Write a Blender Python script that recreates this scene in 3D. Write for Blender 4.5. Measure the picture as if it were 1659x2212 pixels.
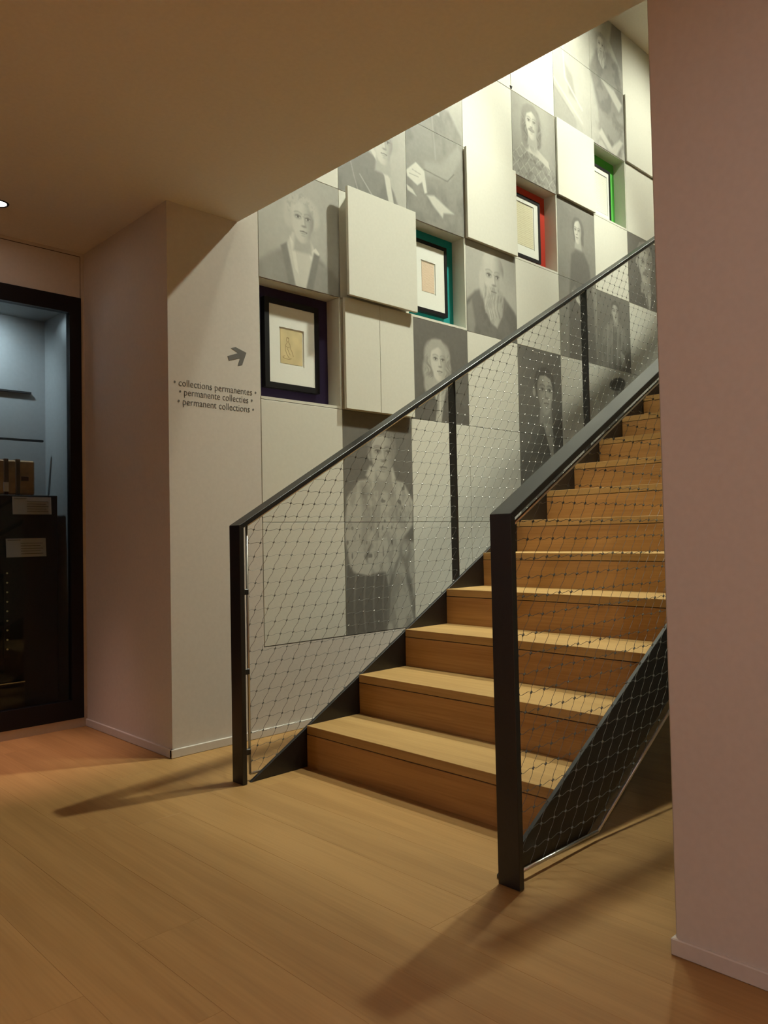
import bpy, bmesh, math, random
import numpy as np
from mathutils import Vector, Matrix

for o in list(bpy.data.objects):
    bpy.data.objects.remove(o, do_unlink=True)
scene = bpy.context.scene
COL = scene.collection
random.seed(7)

# ------------------------------------------------------------------ camera
yaw, tilt, roll = 0.7681, 0.0312, -0.0200
F = Vector((math.sin(yaw)*math.cos(tilt), math.cos(yaw)*math.cos(tilt), math.sin(tilt)))
r_ = Vector((math.cos(yaw), -math.sin(yaw), 0.0)); u_ = r_.cross(F)
R_ = math.cos(roll)*r_ + math.sin(roll)*u_
U_ = -math.sin(roll)*r_ + math.cos(roll)*u_
cam_data = bpy.data.cameras.new('camera')
cam_data.sensor_fit = 'HORIZONTAL'; cam_data.sensor_width = 36.0
cam_data.lens = 1682.67/1659.0*36.0
cam_data.clip_start = 0.02; cam_data.clip_end = 100
cam = bpy.data.objects.new('camera', cam_data); COL.objects.link(cam)
m = Matrix((R_, U_, -F)).transposed().to_4x4(); m.translation = Vector((0, 0, 1.0))
cam.matrix_world = m
scene.camera = cam

# ------------------------------------------------------------------ world and lights
world = bpy.data.worlds.new('world'); scene.world = world
world.use_nodes = True
world.node_tree.nodes['Background'].inputs[0].default_value = (0.9, 0.75, 0.62, 1)
world.node_tree.nodes['Background'].inputs[1].default_value = 0.0
vs = scene.view_settings
vs.view_transform = 'Standard'; vs.look = 'None'; vs.gamma = 1.0; vs.use_curve_mapping = False
vs.exposure = 0.5
scene.cycles.max_bounces = 6; scene.cycles.diffuse_bounces = 4; scene.cycles.glossy_bounces = 2
scene.cycles.transparent_max_bounces = 4; scene.cycles.caustics_reflective = False; scene.cycles.caustics_refractive = False
scene.cycles.use_light_tree = False

def spot(name, loc, target, power, color, angle, blend, radius):
    l = bpy.data.lights.new(name, 'SPOT'); l.energy = power; l.color = color
    l.spot_size = math.radians(angle); l.spot_blend = blend; l.shadow_soft_size = radius
    o = bpy.data.objects.new(name, l); COL.objects.link(o); o.location = loc
    d = Vector(target) - Vector(loc); o.rotation_euler = d.to_track_quat('-Z', 'Y').to_euler()
    return o
STAIR = (.97, 1.0, 0.83)
LOBBY = (1.0, 0.69, 0.60)
# ceiling spotlights of the stairwell, above the flight, plus added fill spots
YT, ZT = 1.95, 5.32
for x, tgt, p, ang, rad in [(3.05, (2.75, 2.55, 0.0), 345, 54, .16),
                            (2.75, (4.3, 2.15, 1.4), 170, 56, .10),  # fill added to brighten the upper steps
                            (4.45, (2.85, 3.2, 1.75), 520, 70, .08),
                            (4.95, (4.9, 3.289, 4.55), 225, 86, .05),
                            (6.55, (6.35, 3.289, 4.2), 120, 80, .05),
                            (6.2, (5.4, 3.2, 2.3), 260, 56, .07),  # fill added to brighten the middle of the panel wall
                            (8.3, (8.2, 2.2, 2.8), 160, 110, .10)]:  # unseen fill added over the landing, for bounce onto the upper ceiling
    spot('stairwell_spot_and_fill', (x, YT, ZT), tgt, p, STAIR, ang, 1.0, rad)
# recessed downlights of the lobby, out of the frame
for x, y, p in [(-0.2, -1.6, 320), (-1.4, 0.55, 165)]:
    spot('lobby_downlight_and_fill', (x, y, 2.57), (x, y, 0), p, LOBBY, 115, 1.0, 0.05)
spot('lobby_downlight_and_fill', (-1.6, 3.3, 2.57), (-1.6, 3.3, 0), 44, (1.0, .92, 1.0), 160, 1.0, 0.05)  # unseen fill added to lift the left face of the projecting wall
# unseen spot added to brighten the near wall
spot('wall_fill_spot', (-1.6, -1.3, 2.5), (1.78, 0.45, 1.2), 74, (1.0, .92, .95), 40, 1.0, 0.06)

# ------------------------------------------------------------------ materials
def new_mat(name, color, rough=0.6, metallic=0.0, spec=0.5):
    mt = bpy.data.materials.new(name); mt.use_nodes = True
    b = mt.node_tree.nodes['Principled BSDF']
    b.inputs['Base Color'].default_value = (*color, 1); b.inputs['Roughness'].default_value = rough
    b.inputs['Metallic'].default_value = metallic; b.inputs['Specular IOR Level'].default_value = spec
    return mt
def add_noise(mt, scale=40, amount=0.05, bump=0.02, stretch=(1, 1, 1)):
    nt = mt.node_tree; b = nt.nodes['Principled BSDF']; base = tuple(b.inputs['Base Color'].default_value)
    tc = nt.nodes.new('ShaderNodeTexCoord'); mp = nt.nodes.new('ShaderNodeMapping'); mp.inputs['Scale'].default_value = stretch
    nz = nt.nodes.new('ShaderNodeTexNoise'); nz.inputs['Scale'].default_value = scale; nz.inputs['Detail'].default_value = 1
    nt.links.new(tc.outputs['Object'], mp.inputs[0]); nt.links.new(mp.outputs[0], nz.inputs['Vector'])
    rp = nt.nodes.new('ShaderNodeValToRGB')
    lo = tuple(c*(1-amount) for c in base[:3]); hi = tuple(min(1, c*(1+amount)) for c in base[:3])
    rp.color_ramp.elements[0].position = .3; rp.color_ramp.elements[0].color = (*lo, 1)
    rp.color_ramp.elements[1].position = .7; rp.color_ramp.elements[1].color = (*hi, 1)
    nt.links.new(nz.outputs['Fac'], rp.inputs[0]); nt.links.new(rp.outputs[0], b.inputs['Base Color'])
    if bump:
        bp = nt.nodes.new('ShaderNodeBump'); bp.inputs['Strength'].default_value = bump; bp.inputs['Distance'].default_value = .01
        nt.links.new(nz.outputs['Fac'], bp.inputs['Height']); nt.links.new(bp.outputs[0], b.inputs['Normal'])
    return mt
def wood(name, c0, c1, rough, along='Y', coord='Object', rnd=0.12, scale=1.0):
    """oak: long streaks and fine pores along one axis, a tone of its own for each board"""
    mt = bpy.data.materials.new(name); mt.use_nodes = True; nt = mt.node_tree; b = nt.nodes['Principled BSDF']
    tc = nt.nodes.new('ShaderNodeTexCoord'); oi = nt.nodes.new('ShaderNodeObjectInfo')
    off = nt.nodes.new('ShaderNodeVectorMath'); off.operation = 'MULTIPLY_ADD'
    cmb = nt.nodes.new('ShaderNodeCombineXYZ')
    for k in range(3): nt.links.new(oi.outputs['Random'], cmb.inputs[k])
    nt.links.new(cmb.outputs[0], off.inputs[0]); off.inputs[1].default_value = (13, 17, 19)
    nt.links.new(tc.outputs[coord], off.inputs[2])
    mp = nt.nodes.new('ShaderNodeMapping')
    s = [14*scale, 14*scale, 14*scale]; s['XYZ'.index(along)] = 0.9*scale
    mp.inputs['Scale'].default_value = s; nt.links.new(off.outputs[0], mp.inputs[0])
    n1 = nt.nodes.new('ShaderNodeTexNoise'); n1.inputs['Scale'].default_value = 1.0; n1.inputs['Detail'].default_value = 3
    n1.inputs['Distortion'].default_value = .6; nt.links.new(mp.outputs[0], n1.inputs['Vector'])
    mp2 = nt.nodes.new('ShaderNodeMapping'); s2 = [150, 150, 150]; s2['XYZ'.index(along)] = 4
    mp2.inputs['Scale'].default_value = s2; nt.links.new(off.outputs[0], mp2.inputs[0])
    n2 = nt.nodes.new('ShaderNodeTexNoise'); n2.inputs['Scale'].default_value = 1.0; n2.inputs['Detail'].default_value = 0
    nt.links.new(mp2.outputs[0], n2.inputs['Vector'])
    mx = nt.nodes.new('ShaderNodeMath'); mx.operation = 'MULTIPLY_ADD'; mx.inputs[1].default_value = .35
    nt.links.new(n2.outputs['Fac'], mx.inputs[0]); nt.links.new(n1.outputs['Fac'], mx.inputs[2])
    rp = nt.nodes.new('ShaderNodeValToRGB')
    rp.color_ramp.elements[0].position = .45; rp.color_ramp.elements[0].color = (*c0, 1)
    rp.color_ramp.elements[1].position = .85; rp.color_ramp.elements[1].color = (*c1, 1)
    nt.links.new(mx.outputs[0], rp.inputs[0])
    hsv = nt.nodes.new('ShaderNodeHueSaturation'); mr = nt.nodes.new('ShaderNodeMapRange')
    mr.inputs['To Min'].default_value = 1-rnd; mr.inputs['To Max'].default_value = 1+rnd
    nt.links.new(oi.outputs['Random'], mr.inputs['Value']); nt.links.new(mr.outputs[0], hsv.inputs['Value'])
    nt.links.new(rp.outputs[0], hsv.inputs['Color']); nt.links.new(hsv.outputs[0], b.inputs['Base Color'])
    b.inputs['Roughness'].default_value = rough; b.inputs['Specular IOR Level'].default_value = .35
    return mt

M = {}
M['wall'] = add_noise(new_mat('wall_paint', (.60, .56, .50), .75), 60, .02, 0)
M['panel'] = add_noise(new_mat('panel_paint', (.64, .63, .55), .6), 60, .015, 0)
M['ceiling'] = add_noise(new_mat('ceiling_paint', (.72, .68, .60), .85), 60, .02, 0)
M['floor_base'] = new_mat('floor_joint', (.16, .085, .03), .8)
M['oak_floor'] = wood('oak_floor', (.325, .18, .060), (.405, .235, .083), .48, 'Y', rnd=.045)
M['oak_tread'] = wood('oak_tread', (.38, .228, .078), (.485, .305, .115), .48, 'Y', rnd=.03)
M['oak_riser'] = wood('oak_riser', (.33, .165, .055), (.46, .255, .09), .45, 'Y', rnd=.03)
M['steel'] = add_noise(new_mat('black_steel', (.007, .007, .007), .40, 0.0, .65), 90, .2, 0)
M['inox'] = new_mat('stainless', (.62, .60, .55), .3, 1.0)
M['rope'] = new_mat('net_rope', (.15, .145, .13), .45, .6)
M['ink'] = new_mat('sign_ink', (.12, .115, .105), .6)
M['frame'] = new_mat('black_frame', (.007, .006, .007), .5, 0, .25)
M['mat'] = add_noise(new_mat('white_mat_board', (.74, .75, .69), .8), 120, .01, 0)
M['purple'] = new_mat('niche_purple', (.022, .009, .055), .7)
M['teal'] = new_mat('niche_teal', (.0, .27, .26), .7)
M['red'] = new_mat('niche_red', (.62, .05, .025), .7)
M['green'] = new_mat('niche_green', (.09, .50, .06), .7)
M['dark_gap'] = new_mat('dark_gap', (.03, .028, .025), .9)
M['case_inside'] = add_noise(new_mat('case_lining', (.26, .275, .28), .75), 50, .03, 0)
M['case_black'] = new_mat('case_black_board', (.012, .012, .014), .7)
M['card'] = new_mat('caption_card', (.62, .60, .60), .7)
M['leather'] = add_noise(new_mat('worn_leather', (.42, .27, .14), .6), 25, .18, .1)
M['strap'] = new_mat('dark_strap', (.09, .045, .022), .6)
M['strap_dark'] = new_mat('black_leather', (.018, .013, .011), .6)
M['brass'] = new_mat('brass', (.75, .62, .35), .3, 1.0)

def paper(name, base, ink, rows):
    """aged sheet with rows of faint handwriting"""
    mt = new_mat(name, base, .85); nt = mt.node_tree; b = nt.nodes['Principled BSDF']
    tc = nt.nodes.new('ShaderNodeTexCoord'); mp = nt.nodes.new('ShaderNodeMapping'); mp.inputs['Scale'].default_value = (9, 1, rows)
    nt.links.new(tc.outputs['Generated'], mp.inputs[0])
    wv = nt.nodes.new('ShaderNodeTexWave'); wv.bands_direction = 'Z'; wv.inputs['Scale'].default_value = .32
    wv.inputs['Distortion'].default_value = 3.5; wv.inputs['Detail'].default_value = 3; wv.inputs['Detail Scale'].default_value = 2.5
    nt.links.new(mp.outputs[0], wv.inputs['Vector'])
    rp = nt.nodes.new('ShaderNodeValToRGB'); rp.color_ramp.elements[0].position = .0; rp.color_ramp.elements[0].color = (*ink, 1)
    rp.color_ramp.elements[1].position = .35; rp.color_ramp.elements[1].color = (*base, 1)
    nt.links.new(wv.outputs['Fac'], rp.inputs[0]); nt.links.new(rp.outputs[0], b.inputs['Base Color'])
    return mt
M['sheet_tan'] = add_noise(new_mat('tan_sheet', (.60, .50, .27), .85), 14, .1, 0)
M['sheet_pink'] = paper('pink_buff_sheet', (.70, .56, .42), (.52, .38, .25), 26)
M['sheet_cream'] = paper('cream_sheet', (.68, .65, .46), (.55, .50, .33), 22)
M['sheet_pale'] = paper('pale_sheet', (.70, .70, .60), (.60, .60, .50), 20)

def glass_mat():
    mt = bpy.data.materials.new('case_glass'); mt.use_nodes = True; nt = mt.node_tree
    nt.nodes.remove(nt.nodes['Principled BSDF']); out = nt.nodes['Material Output']
    tr = nt.nodes.new('ShaderNodeBsdfTransparent'); tr.inputs[0].default_value = (.86, .90, .90, 1)
    gl = nt.nodes.new('ShaderNodeBsdfGlossy'); gl.inputs['Roughness'].default_value = .02
    fr = nt.nodes.new('ShaderNodeFresnel'); fr.inputs[0].default_value = 1.3
    mx = nt.nodes.new('ShaderNodeMixShader'); nt.links.new(fr.outputs[0], mx.inputs[0])
    nt.links.new(tr.outputs[0], mx.inputs[1]); nt.links.new(gl.outputs[0], mx.inputs[2]); nt.links.new(mx.outputs[0], out.inputs[0])
    return mt
M['glass'] = glass_mat()
def emis(name, color, strength):
    mt = new_mat(name, color, .5); b = mt.node_tree.nodes['Principled BSDF']
    b.inputs['Emission Color'].default_value = (*color, 1); b.inputs['Emission Strength'].default_value = strength
    return mt
M['lamp'] = emis('downlight_lens', (1.0, .86, .80), 30)
def print_mat():
    mt = new_mat('portrait_print', (.6, .6, .52), .6); nt = mt.node_tree
    at = nt.nodes.new('ShaderNodeAttribute'); at.attribute_name = 'print'
    nt.links.new(at.outputs['Color'], nt.nodes['Principled BSDF'].inputs['Base Color'])
    return mt
M['print'] = print_mat()

# ------------------------------------------------------------------ mesh helpers
class MB:
    def __init__(s): s.v = []; s.f = []
    def add(s, v, f):
        n = len(s.v); s.v += [tuple(p) for p in v]; s.f += [tuple(i+n for i in q) for q in f]
    def box(s, x0, x1, y0, y1, z0, z1):
        s.add([(x0,y0,z0),(x1,y0,z0),(x1,y1,z0),(x0,y1,z0),(x0,y0,z1),(x1,y0,z1),(x1,y1,z1),(x0,y1,z1)],
              [(0,3,2,1),(4,5,6,7),(0,1,5,4),(1,2,6,5),(2,3,7,6),(3,0,4,7)]); return s
    def prism(s, poly, y0, y1):
        n = len(poly)
        s.add([(x,y0,z) for x,z in poly]+[(x,y1,z) for x,z in poly],
              [tuple(range(n)), tuple(range(2*n-1, n-1, -1))]+[(i,i+n,(i+1)%n+n,(i+1)%n) for i in range(n)]); return s
    def tube(s, pts, r, n=8, caps=True):
        pts = [Vector(p) for p in pts]; rings = []
        for i, p in enumerate(pts):
            d = (pts[min(i+1, len(pts)-1)]-pts[max(i-1, 0)]).normalized()
            a = d.cross(Vector((0, 1, 0)));
            if a.length < 1e-4: a = d.cross(Vector((0, 0, 1)))
            a.normalize(); b = d.cross(a)
            rings.append([p+(a*math.cos(2*math.pi*k/n)+b*math.sin(2*math.pi*k/n))*r for k in range(n)])
        v = [q for rg in rings for q in rg]; f = []
        for i in range(len(pts)-1):
            for k in range(n):
                f.append((i*n+k, i*n+(k+1)%n, (i+1)*n+(k+1)%n, (i+1)*n+k))
        if caps: f += [tuple(range(n-1, -1, -1)), tuple(range((len(pts)-1)*n, len(pts)*n))]
        s.add(v, f); return s
    def build(s, name, mat, parent=None, bevel=0, smooth=False):
        me = bpy.data.meshes.new(name); me.from_pydata(s.v, [], s.f)
        bm = bmesh.new(); bm.from_mesh(me)
        bmesh.ops.recalc_face_normals(bm, faces=bm.faces)
        if bevel:
            bmesh.ops.bevel(bm, geom=list(bm.edges), offset=bevel, segments=1, affect='EDGES', profile=.5)
        bm.to_mesh(me); bm.free()
        if smooth:
            for p in me.polygons: p.use_smooth = True
        me.materials.append(mat)
        o = bpy.data.objects.new(name, me); COL.objects.link(o)
        if parent: o.parent = parent
        return o
def tag(o, label=None, cat=None, group=None, kind=None):
    if label: o['label'] = label
    if cat: o['category'] = cat
    if group: o['group'] = group
    if kind: o['kind'] = kind
    return o
def empty(name, loc=(0, 0, 0)):
    o = bpy.data.objects.new(name, None); COL.objects.link(o); o.empty_display_size = .1; o.location = loc
    return o
def under(o, parent):
    """parent keeping the world position of a mesh built in world coordinates"""
    o.parent = parent; o.matrix_parent_inverse = Matrix.Translation(parent.location).inverted()
    return o
def box_at(name, mat, x0, x1, y0, y1, z0, z1, parent=None, bevel=0):
    o = MB().box(x0, x1, y0, y1, z0, z1).build(name, mat, None, bevel)
    if parent: under(o, parent)
    return o
def struct(o, label=None, cat=None): return tag(o, label, cat, kind='structure')

# ------------------------------------------------------------------ room shell
W = 3.289                      # face of the portrait wall
XC = 1.795                     # corner of the projecting wall
CEIL = 2.60; UP = 5.349; XE = 2.19
GX = [2.315, 2.868, 3.425, 3.978, 4.532, 5.083, 5.623, 6.162, 6.705, 7.25]
GZ = [.451, 1.084, 1.718, 2.352, 2.973, 3.592, 4.198, 4.79, UP]
G = .0016                      # half a joint

floor = struct(MB().box(-3.2, 10.2, -4.2, 4.9, -.12, -.006).build('floor', M['floor_base']), 'oak plank floor of the lobby', 'floor')
# planks run at right angles to the portrait wall
pw = .186; cache = {}
x = 1.655 - pw*13
while x < 5.2:
    y = -1.3 - random.random()*1.2
    while y < 4.35:
        L = random.choice((1.35, 1.6, 1.8, 2.05))
        ya, yb = max(y, -1.3), min(y+L, 4.45)
        xmax = 5.2
        if yb-ya > .12:
            key = round(yb-ya, 3)
            if key not in cache:
                ob = MB().box(.0002, pw-.0002, .0002, key-.0002, -.02, 0).build('plank', M['oak_floor'], None, .0004)
                cache[key] = ob.data
            else:
                ob = bpy.data.objects.new('plank', cache[key]); COL.objects.link(ob)
            ob.location = (x, ya, 0); ob.parent = floor
        y += L
    x += pw
# further floor, out of the frame
box_at('far_boards', M['oak_floor'], -3.2, 1.655-pw*13, -4.2, 4.45, -.02, 0, floor)
box_at('far_boards', M['oak_floor'], 1.655-pw*13, 5.2, -4.2, -1.3, -.02, 0, floor)
box_at('far_boards', M['oak_floor'], 5.2, 10.2, -4.2, 4.45, -.02, 0, floor)

# the portrait wall: backing, plain wall with lettering and plinth strip in one piece
wall_back = struct(MB().box(GX[0], 10.2, W+.131, W+.35, 0, UP+.1).build('wall_back', M['wall']), 'pale wall clad in square panels beside the stairs', 'wall')
struct(MB().box(XC, GX[0]-.003, W, 4.9, 0, UP+.1).build('wall_corner', M['wall']), 'pale projecting wall with lettering left of the panels', 'wall')
struct(MB().box(GX[0]-.003, 10.0, W, W+.13, 0, GZ[0]-.003).build('trim_1', M['wall']), 'plain pale strip below the wall panels', 'wall')
# wall with the display case
mb = MB().box(-3.2, XC+.01, 4.22, 4.9, 2.349, CEIL+.1).box(-3.2, XC+.01, 4.22, 4.9, 0, .048).box(1.7775, XC+.01, 4.22, 4.9, .048, 2.349).box(-3.2, -.3, 4.22, 4.9, .048, 2.349)
wall_left = struct(mb.build('wall_left', M['wall']), 'wall around the recessed display case', 'wall')
tr = MB().box(-3.2, 1.774, 4.2185, 4.22, CEIL-.022, CEIL-.019).box(1.7725, 1.7745, 4.2185, 4.22, 2.35, CEIL-.02)
under(tr.build('joint', M['dark_gap']), wall_left)
wall_right = struct(MB().box(1.78, 10.2, -4.2, .881, 0, UP+.1).build('wall_right', M['wall'], None, .004), 'plain painted wall in the right foreground', 'wall')
struct(MB().box(-3.4, -3.2, -4.4, 4.9, 0, CEIL+.1).build('wall_front', M['wall']))
struct(MB().box(-3.4, 1.78, -4.4, -4.2, 0, CEIL+.1).build('wall_rear', M['wall']))
ceiling = struct(MB().box(-3.2, XE, -4.2, 4.9, CEIL, CEIL+.38).build('ceiling', M['ceiling'], None, .003), 'low lobby ceiling that ends at the stairwell', 'ceiling')
struct(MB().box(XE-.25, 10.2, .6, W+.35, UP, UP+.2).build('ceiling_upper', M['ceiling']), 'pale ceiling of the upper storey above the stairs', 'ceiling')
struct(MB().box(XE-.25, XE-.05, .6, W+.35, CEIL+.38, UP).build('wall_upper', M['wall']))
struct(MB().box(10.0, 10.2, .6, W+.35, 0, UP).build('wall_far', M['wall']))
# skirtings
bh = .040
def skirting(name, x0, x1, y0, y1):
    return struct(MB().box(x0, x1, y0, y1, 0, bh).build(name, M['wall'], None, .0025))
skirting('baseboard_back', XC-.009, 9.9, W-.009, W+.01)
skirting('baseboard_left', XC-.009, XC+.01, W-.0085, 4.22)
skirting('baseboard_right', 1.771, 1.79, -4.2, .8895)
skirting('baseboard_right_end', 1.79, 9.9, .87, .8895)
# knob-like white corner stop low on the right wall
# ------------------------------------------------------------------ wall panels
def panel(x0, x1, z0, z1, proud=0.0, name='panel', seam=None):
    y0 = W-proud
    if proud:
        # board on a set-back carcass
        p = MB().box(x0+G, x1-G, y0, y0+min(.02, proud*.75), z0+G, z1-G).build(name, M['panel'], None, .0015)
        under(p, wall_back)
        c = MB().box(x0+.055, x1-.02, y0+min(.02, proud*.75), W, z0+.03, z1-.03).build('carcass', M['panel']); c.parent = p
        panel(x0, x1, z0, z1)
        return p
    p = MB().box(x0+G, x1-G, W, W+.13, z0+G, z1-G).build(name, M['panel'], None, .0012)
    return under(p, wall_back)
portrait_cells = {(0,3),(1,0),(1,1),(1,4),(2,2),(2,4),(2,5),(3,3),(4,1),(4,2),(4,5),(5,3),(5,4),(5,6),(5,7),(6,6),(6,7),(6,3),(6,1),(6,2),(7,4),(8,5),(8,7),(8,3)}
niche_cells = {(0,2),(2,3),(4,4),(6,5)}
raised = {(1,3): .076, (3,4): .027, (5,5): .020, (7,6): .020, (1,2): .036}
for i in range(9):
    for j in range(8):
        if (i, j) in portrait_cells or (i, j) in niche_cells: continue
        if j == 7 and i < 3: pass
        if (i, j) == (1, 2):
            xm = 3.139
            p = panel(GX[1], xm, GZ[2], GZ[3], .036, 'raised_panel'); p = panel(xm-.001, GX[2]-.03+.03, GZ[2], GZ[3], .036, 'raised_panel')
            continue
        panel(GX[i], GX[i+1], GZ[j], GZ[j+1], raised.get((i, j), 0), 'raised_panel' if (i, j) in raised else 'panel')
for j in range(8):
    panel(GX[9], 9.95, GZ[j], GZ[j+1])
# small dark clip where four panels meet
b = MB().prism([(4.532-.014, 4.222), (4.532+.014, 4.222), (4.532, 4.2)], W-.006, W-.0002).build('panel_clip', M['dark_gap']); under(b, wall_back)

# ------------------------------------------------------------------ painted prints
rng = np.random.RandomState(5)
NT = rng.rand(64, 64)
def vnoise(x, y):
    xi = np.floor(x).astype(int); yi = np.floor(y).astype(int); fx = x-xi; fy = y-yi
    fx = fx*fx*(3-2*fx); fy = fy*fy*(3-2*fy)
    a = NT[xi % 64, yi % 64]; b = NT[(xi+1) % 64, yi % 64]; c = NT[xi % 64, (yi+1) % 64]; d = NT[(xi+1) % 64, (yi+1) % 64]
    return (a*(1-fx)+b*fx)*(1-fy)+(c*(1-fx)+d*fx)*fy
def fbm(x, y): return .55*vnoise(x, y)+.3*vnoise(2.1*x+5, 2.1*y+9)+.15*vnoise(4.3*x, 4.3*y+3)
def sst(a, b, x):
    t = np.clip((x-a)/(b-a), 0, 1); return t*t*(3-2*t)
class Paint:
    """tone picture in panel widths: u to the right, v upwards; t 0 = ink, 1 = paper"""
    def __init__(s, u, v, t=.6): s.u = u; s.v = v; s.t = np.full(u.shape, float(t))
    def mix(s, m, val): s.t = s.t*(1-m)+val*m; return m
    def mul(s, m, k): s.t = s.t*(1-m*(1-k))
    def ell(s, cx, cy, rx, ry, val, soft=.15, ang=0, k=1.0):
        du, dv = s.u-cx, s.v-cy; c, n = math.cos(ang), math.sin(ang)
        d = np.sqrt(((du*c+dv*n)/rx)**2+((-du*n+dv*c)/ry)**2)
        return s.mix((1-sst(1-soft, 1+soft, d))*k, val)
    def poly_mask(s, pts, soft=.012):
        ins = np.zeros(s.u.shape, bool); dist = np.full(s.u.shape, 9.)
        n = len(pts)
        for i in range(n):
            (x0, y0), (x1, y1) = pts[i], pts[(i+1) % n]
            if abs(y1-y0) > 1e-9:
                cond = ((y0 > s.v) != (y1 > s.v)) & (s.u < (x1-x0)*(s.v-y0)/(y1-y0)+x0); ins ^= cond
            L = (x1-x0)**2+(y1-y0)**2+1e-12
            t = np.clip(((s.u-x0)*(x1-x0)+(s.v-y0)*(y1-y0))/L, 0, 1)
            dist = np.minimum(dist, np.hypot(s.u-x0-t*(x1-x0), s.v-y0-t*(y1-y0)))
        return sst(-soft, soft, np.where(ins, dist, -dist))
    def poly(s, pts, val, soft=.012, k=1.0):
        s.body = s.poly_mask(pts, soft)*k
        return s.mix(s.body, val)
    def line(s, pts, w, val, k=1.0, soft=.6):
        dist = np.full(s.u.shape, 9.)
        for (x0, y0), (x1, y1) in zip(pts[:-1], pts[1:]):
            L = (x1-x0)**2+(y1-y0)**2+1e-12
            t = np.clip(((s.u-x0)*(x1-x0)+(s.v-y0)*(y1-y0))/L, 0, 1)
            dist = np.minimum(dist, np.hypot(s.u-x0-t*(x1-x0), s.v-y0-t*(y1-y0)))
        return s.mix((1-sst(w*(1-soft), w*(1+soft), dist))*k, val)
    def grain(s, amp=.05, sc=30): s.t = s.t+amp*(fbm(s.u*sc, s.v*sc)-.5)
    def head(s, cx, cy, r, f=.3, lit=-1, skin=.82, hair=.3, top='short', beard=None, stash=None, thin=1.0):
        """an anonymous face: oval, brow, eyes, nose, mouth, ear, hair"""
        u, v = s.u, s.v
        if top == 'bushy':
            for dx, dy, a, b_ in ((-.55,.75,.75,.6),(.45,.85,.8,.55),(-.95,.2,.45,.65),(.95,.25,.42,.6),(0,1.05,.8,.5),(-1.0,-.25,.3,.4)):
                s.ell(cx+dx*r, cy+dy*r, a*r, b_*r, hair, .4)
        if top == 'long':
            for dx, dy, a, b_ in ((-.9,.3,.55,.9),(-1.05,-.7,.55,.9),(-.95,-1.7,.55,.8),(.8,.3,.45,.9),(.95,-.6,.4,.8),(-.1,1.0,.9,.55),(.9,-1.3,.38,.6)):
                s.ell(cx+dx*r, cy+dy*r, a*r, b_*r, hair, .3)
            w = fbm(u*26+np.sin(v*30)*1.2, v*7); s.mul((1-sst(.55, 1.0, np.hypot((u-cx)/(1.75*r), (v-cy+.5*r)/(2.4*r))))*sst(.42, .62, w), .62)
        if top == 'straight':
            s.ell(cx+.1*r, cy+.35*r, 1.2*r, 1.25*r, hair, .15); s.poly([(cx-1.05*r, cy+.3*r), (cx+1.25*r, cy+.3*r), (cx+1.2*r, cy-1.4*r), (cx-.7*r, cy-1.3*r)], hair, .02)
        s.poly([(cx-.5*r, cy-.6*r), (cx+.6*r, cy-.6*r), (cx+.75*r, cy-2.0*r), (cx-.7*r, cy-2.0*r)], skin*.72, .02)
        if top in ('short', 'bald', 'slick', 'cap'):
            s.ell(cx-f*1.0*r-(.78*r if f > 0 else -.78*r), cy-.05*r, .16*r, .33*r, skin*.82, .25)
        if top in ('short', 'slick'): s.ell(cx-.12*f*r, cy+.42*r, 1.08*r, 1.12*r, hair, .12)
        fm = np.maximum(1-sst(.88, 1.1, np.sqrt(((u-cx)/(.92*r*thin))**2+((v-cy-.12*r)/(1.22*r))**2)),
                        1-sst(.85, 1.12, np.sqrt(((u-cx-.08*f*r)/(.66*r*thin))**2+((v-cy+.6*r)/(.82*r))**2)))
        if top == 'bald': fm = np.maximum(fm, 1-sst(.9, 1.08, np.sqrt(((u-cx)/(1.0*r))**2+((v-cy-.55*r)/(1.0*r))**2)))
        s.mix(fm, skin)
        sh = sst(-.15, .95, -(u-cx)*lit/r)                      # modelling of the printed face
        s.mul(fm*sh, .52)
        s.mul(fm*sst(.55, 1.15, np.abs(u-cx)/r), .78)
        o = .26*f*r
        for sd in (-1, 1):
            ex = cx+o+sd*.40*r*(1-.25*(sd*np.sign(f) > 0)*abs(f)); ey = cy+.14*r
            s.ell(ex, ey+.02*r, .27*r, .17*r, skin*.52, .5, k=.75)
            s.ell(ex, ey-.01*r, .16*r, .065*r, skin*.95, .4, k=.8)
            s.ell(ex+.02*f*r, ey, .075*r, .075*r, .08, .35)
            s.line([(ex-.17*r, ey+.05*r), (ex, ey+.09*r), (ex+.18*r, ey+.04*r)], .03*r, .15)
            s.line([(ex-.26*r, ey+.235*r), (ex-.14*r, ey+.29*r), (ex+.02*r, ey+.31*r), (ex+.15*r, ey+.285*r), (ex+.27*r, ey+.225*r)], .05*r, min(hair, .45)*.9, .6, .9)
        nx = cx+o*1.55
        s.line([(cx+o*.9-lit*.07*r, cy+.2*r), (nx-lit*.12*r, cy-.3*r)], .075*r, skin*.5, .55, .9)
        s.line([(cx+o*.95, cy+.15*r), (nx, cy-.28*r)], .055*r, min(1, skin*1.12), .6, .9)
        s.ell(nx, cy-.36*r, .19*r, .07*r, skin*.38, .6, k=.8)
        mx = cx+o*1.15
        s.line([(mx-.25*r, cy-.70*r), (mx, cy-.67*r), (mx+.25*r, cy-.71*r)], .035*r, .16, .9)
        s.ell(mx, cy-.80*r, .2*r, .065*r, skin*.62, .5, k=.7); s.ell(mx, cy-.94*r, .16*r, .05*r, skin*.6, .6, k=.5)
        if stash is not None:
            s.line([(mx-.36*r, cy-.62*r), (mx, cy-.5*r), (mx+.36*r, cy-.62*r)], .1*r, stash, .95)
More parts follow.
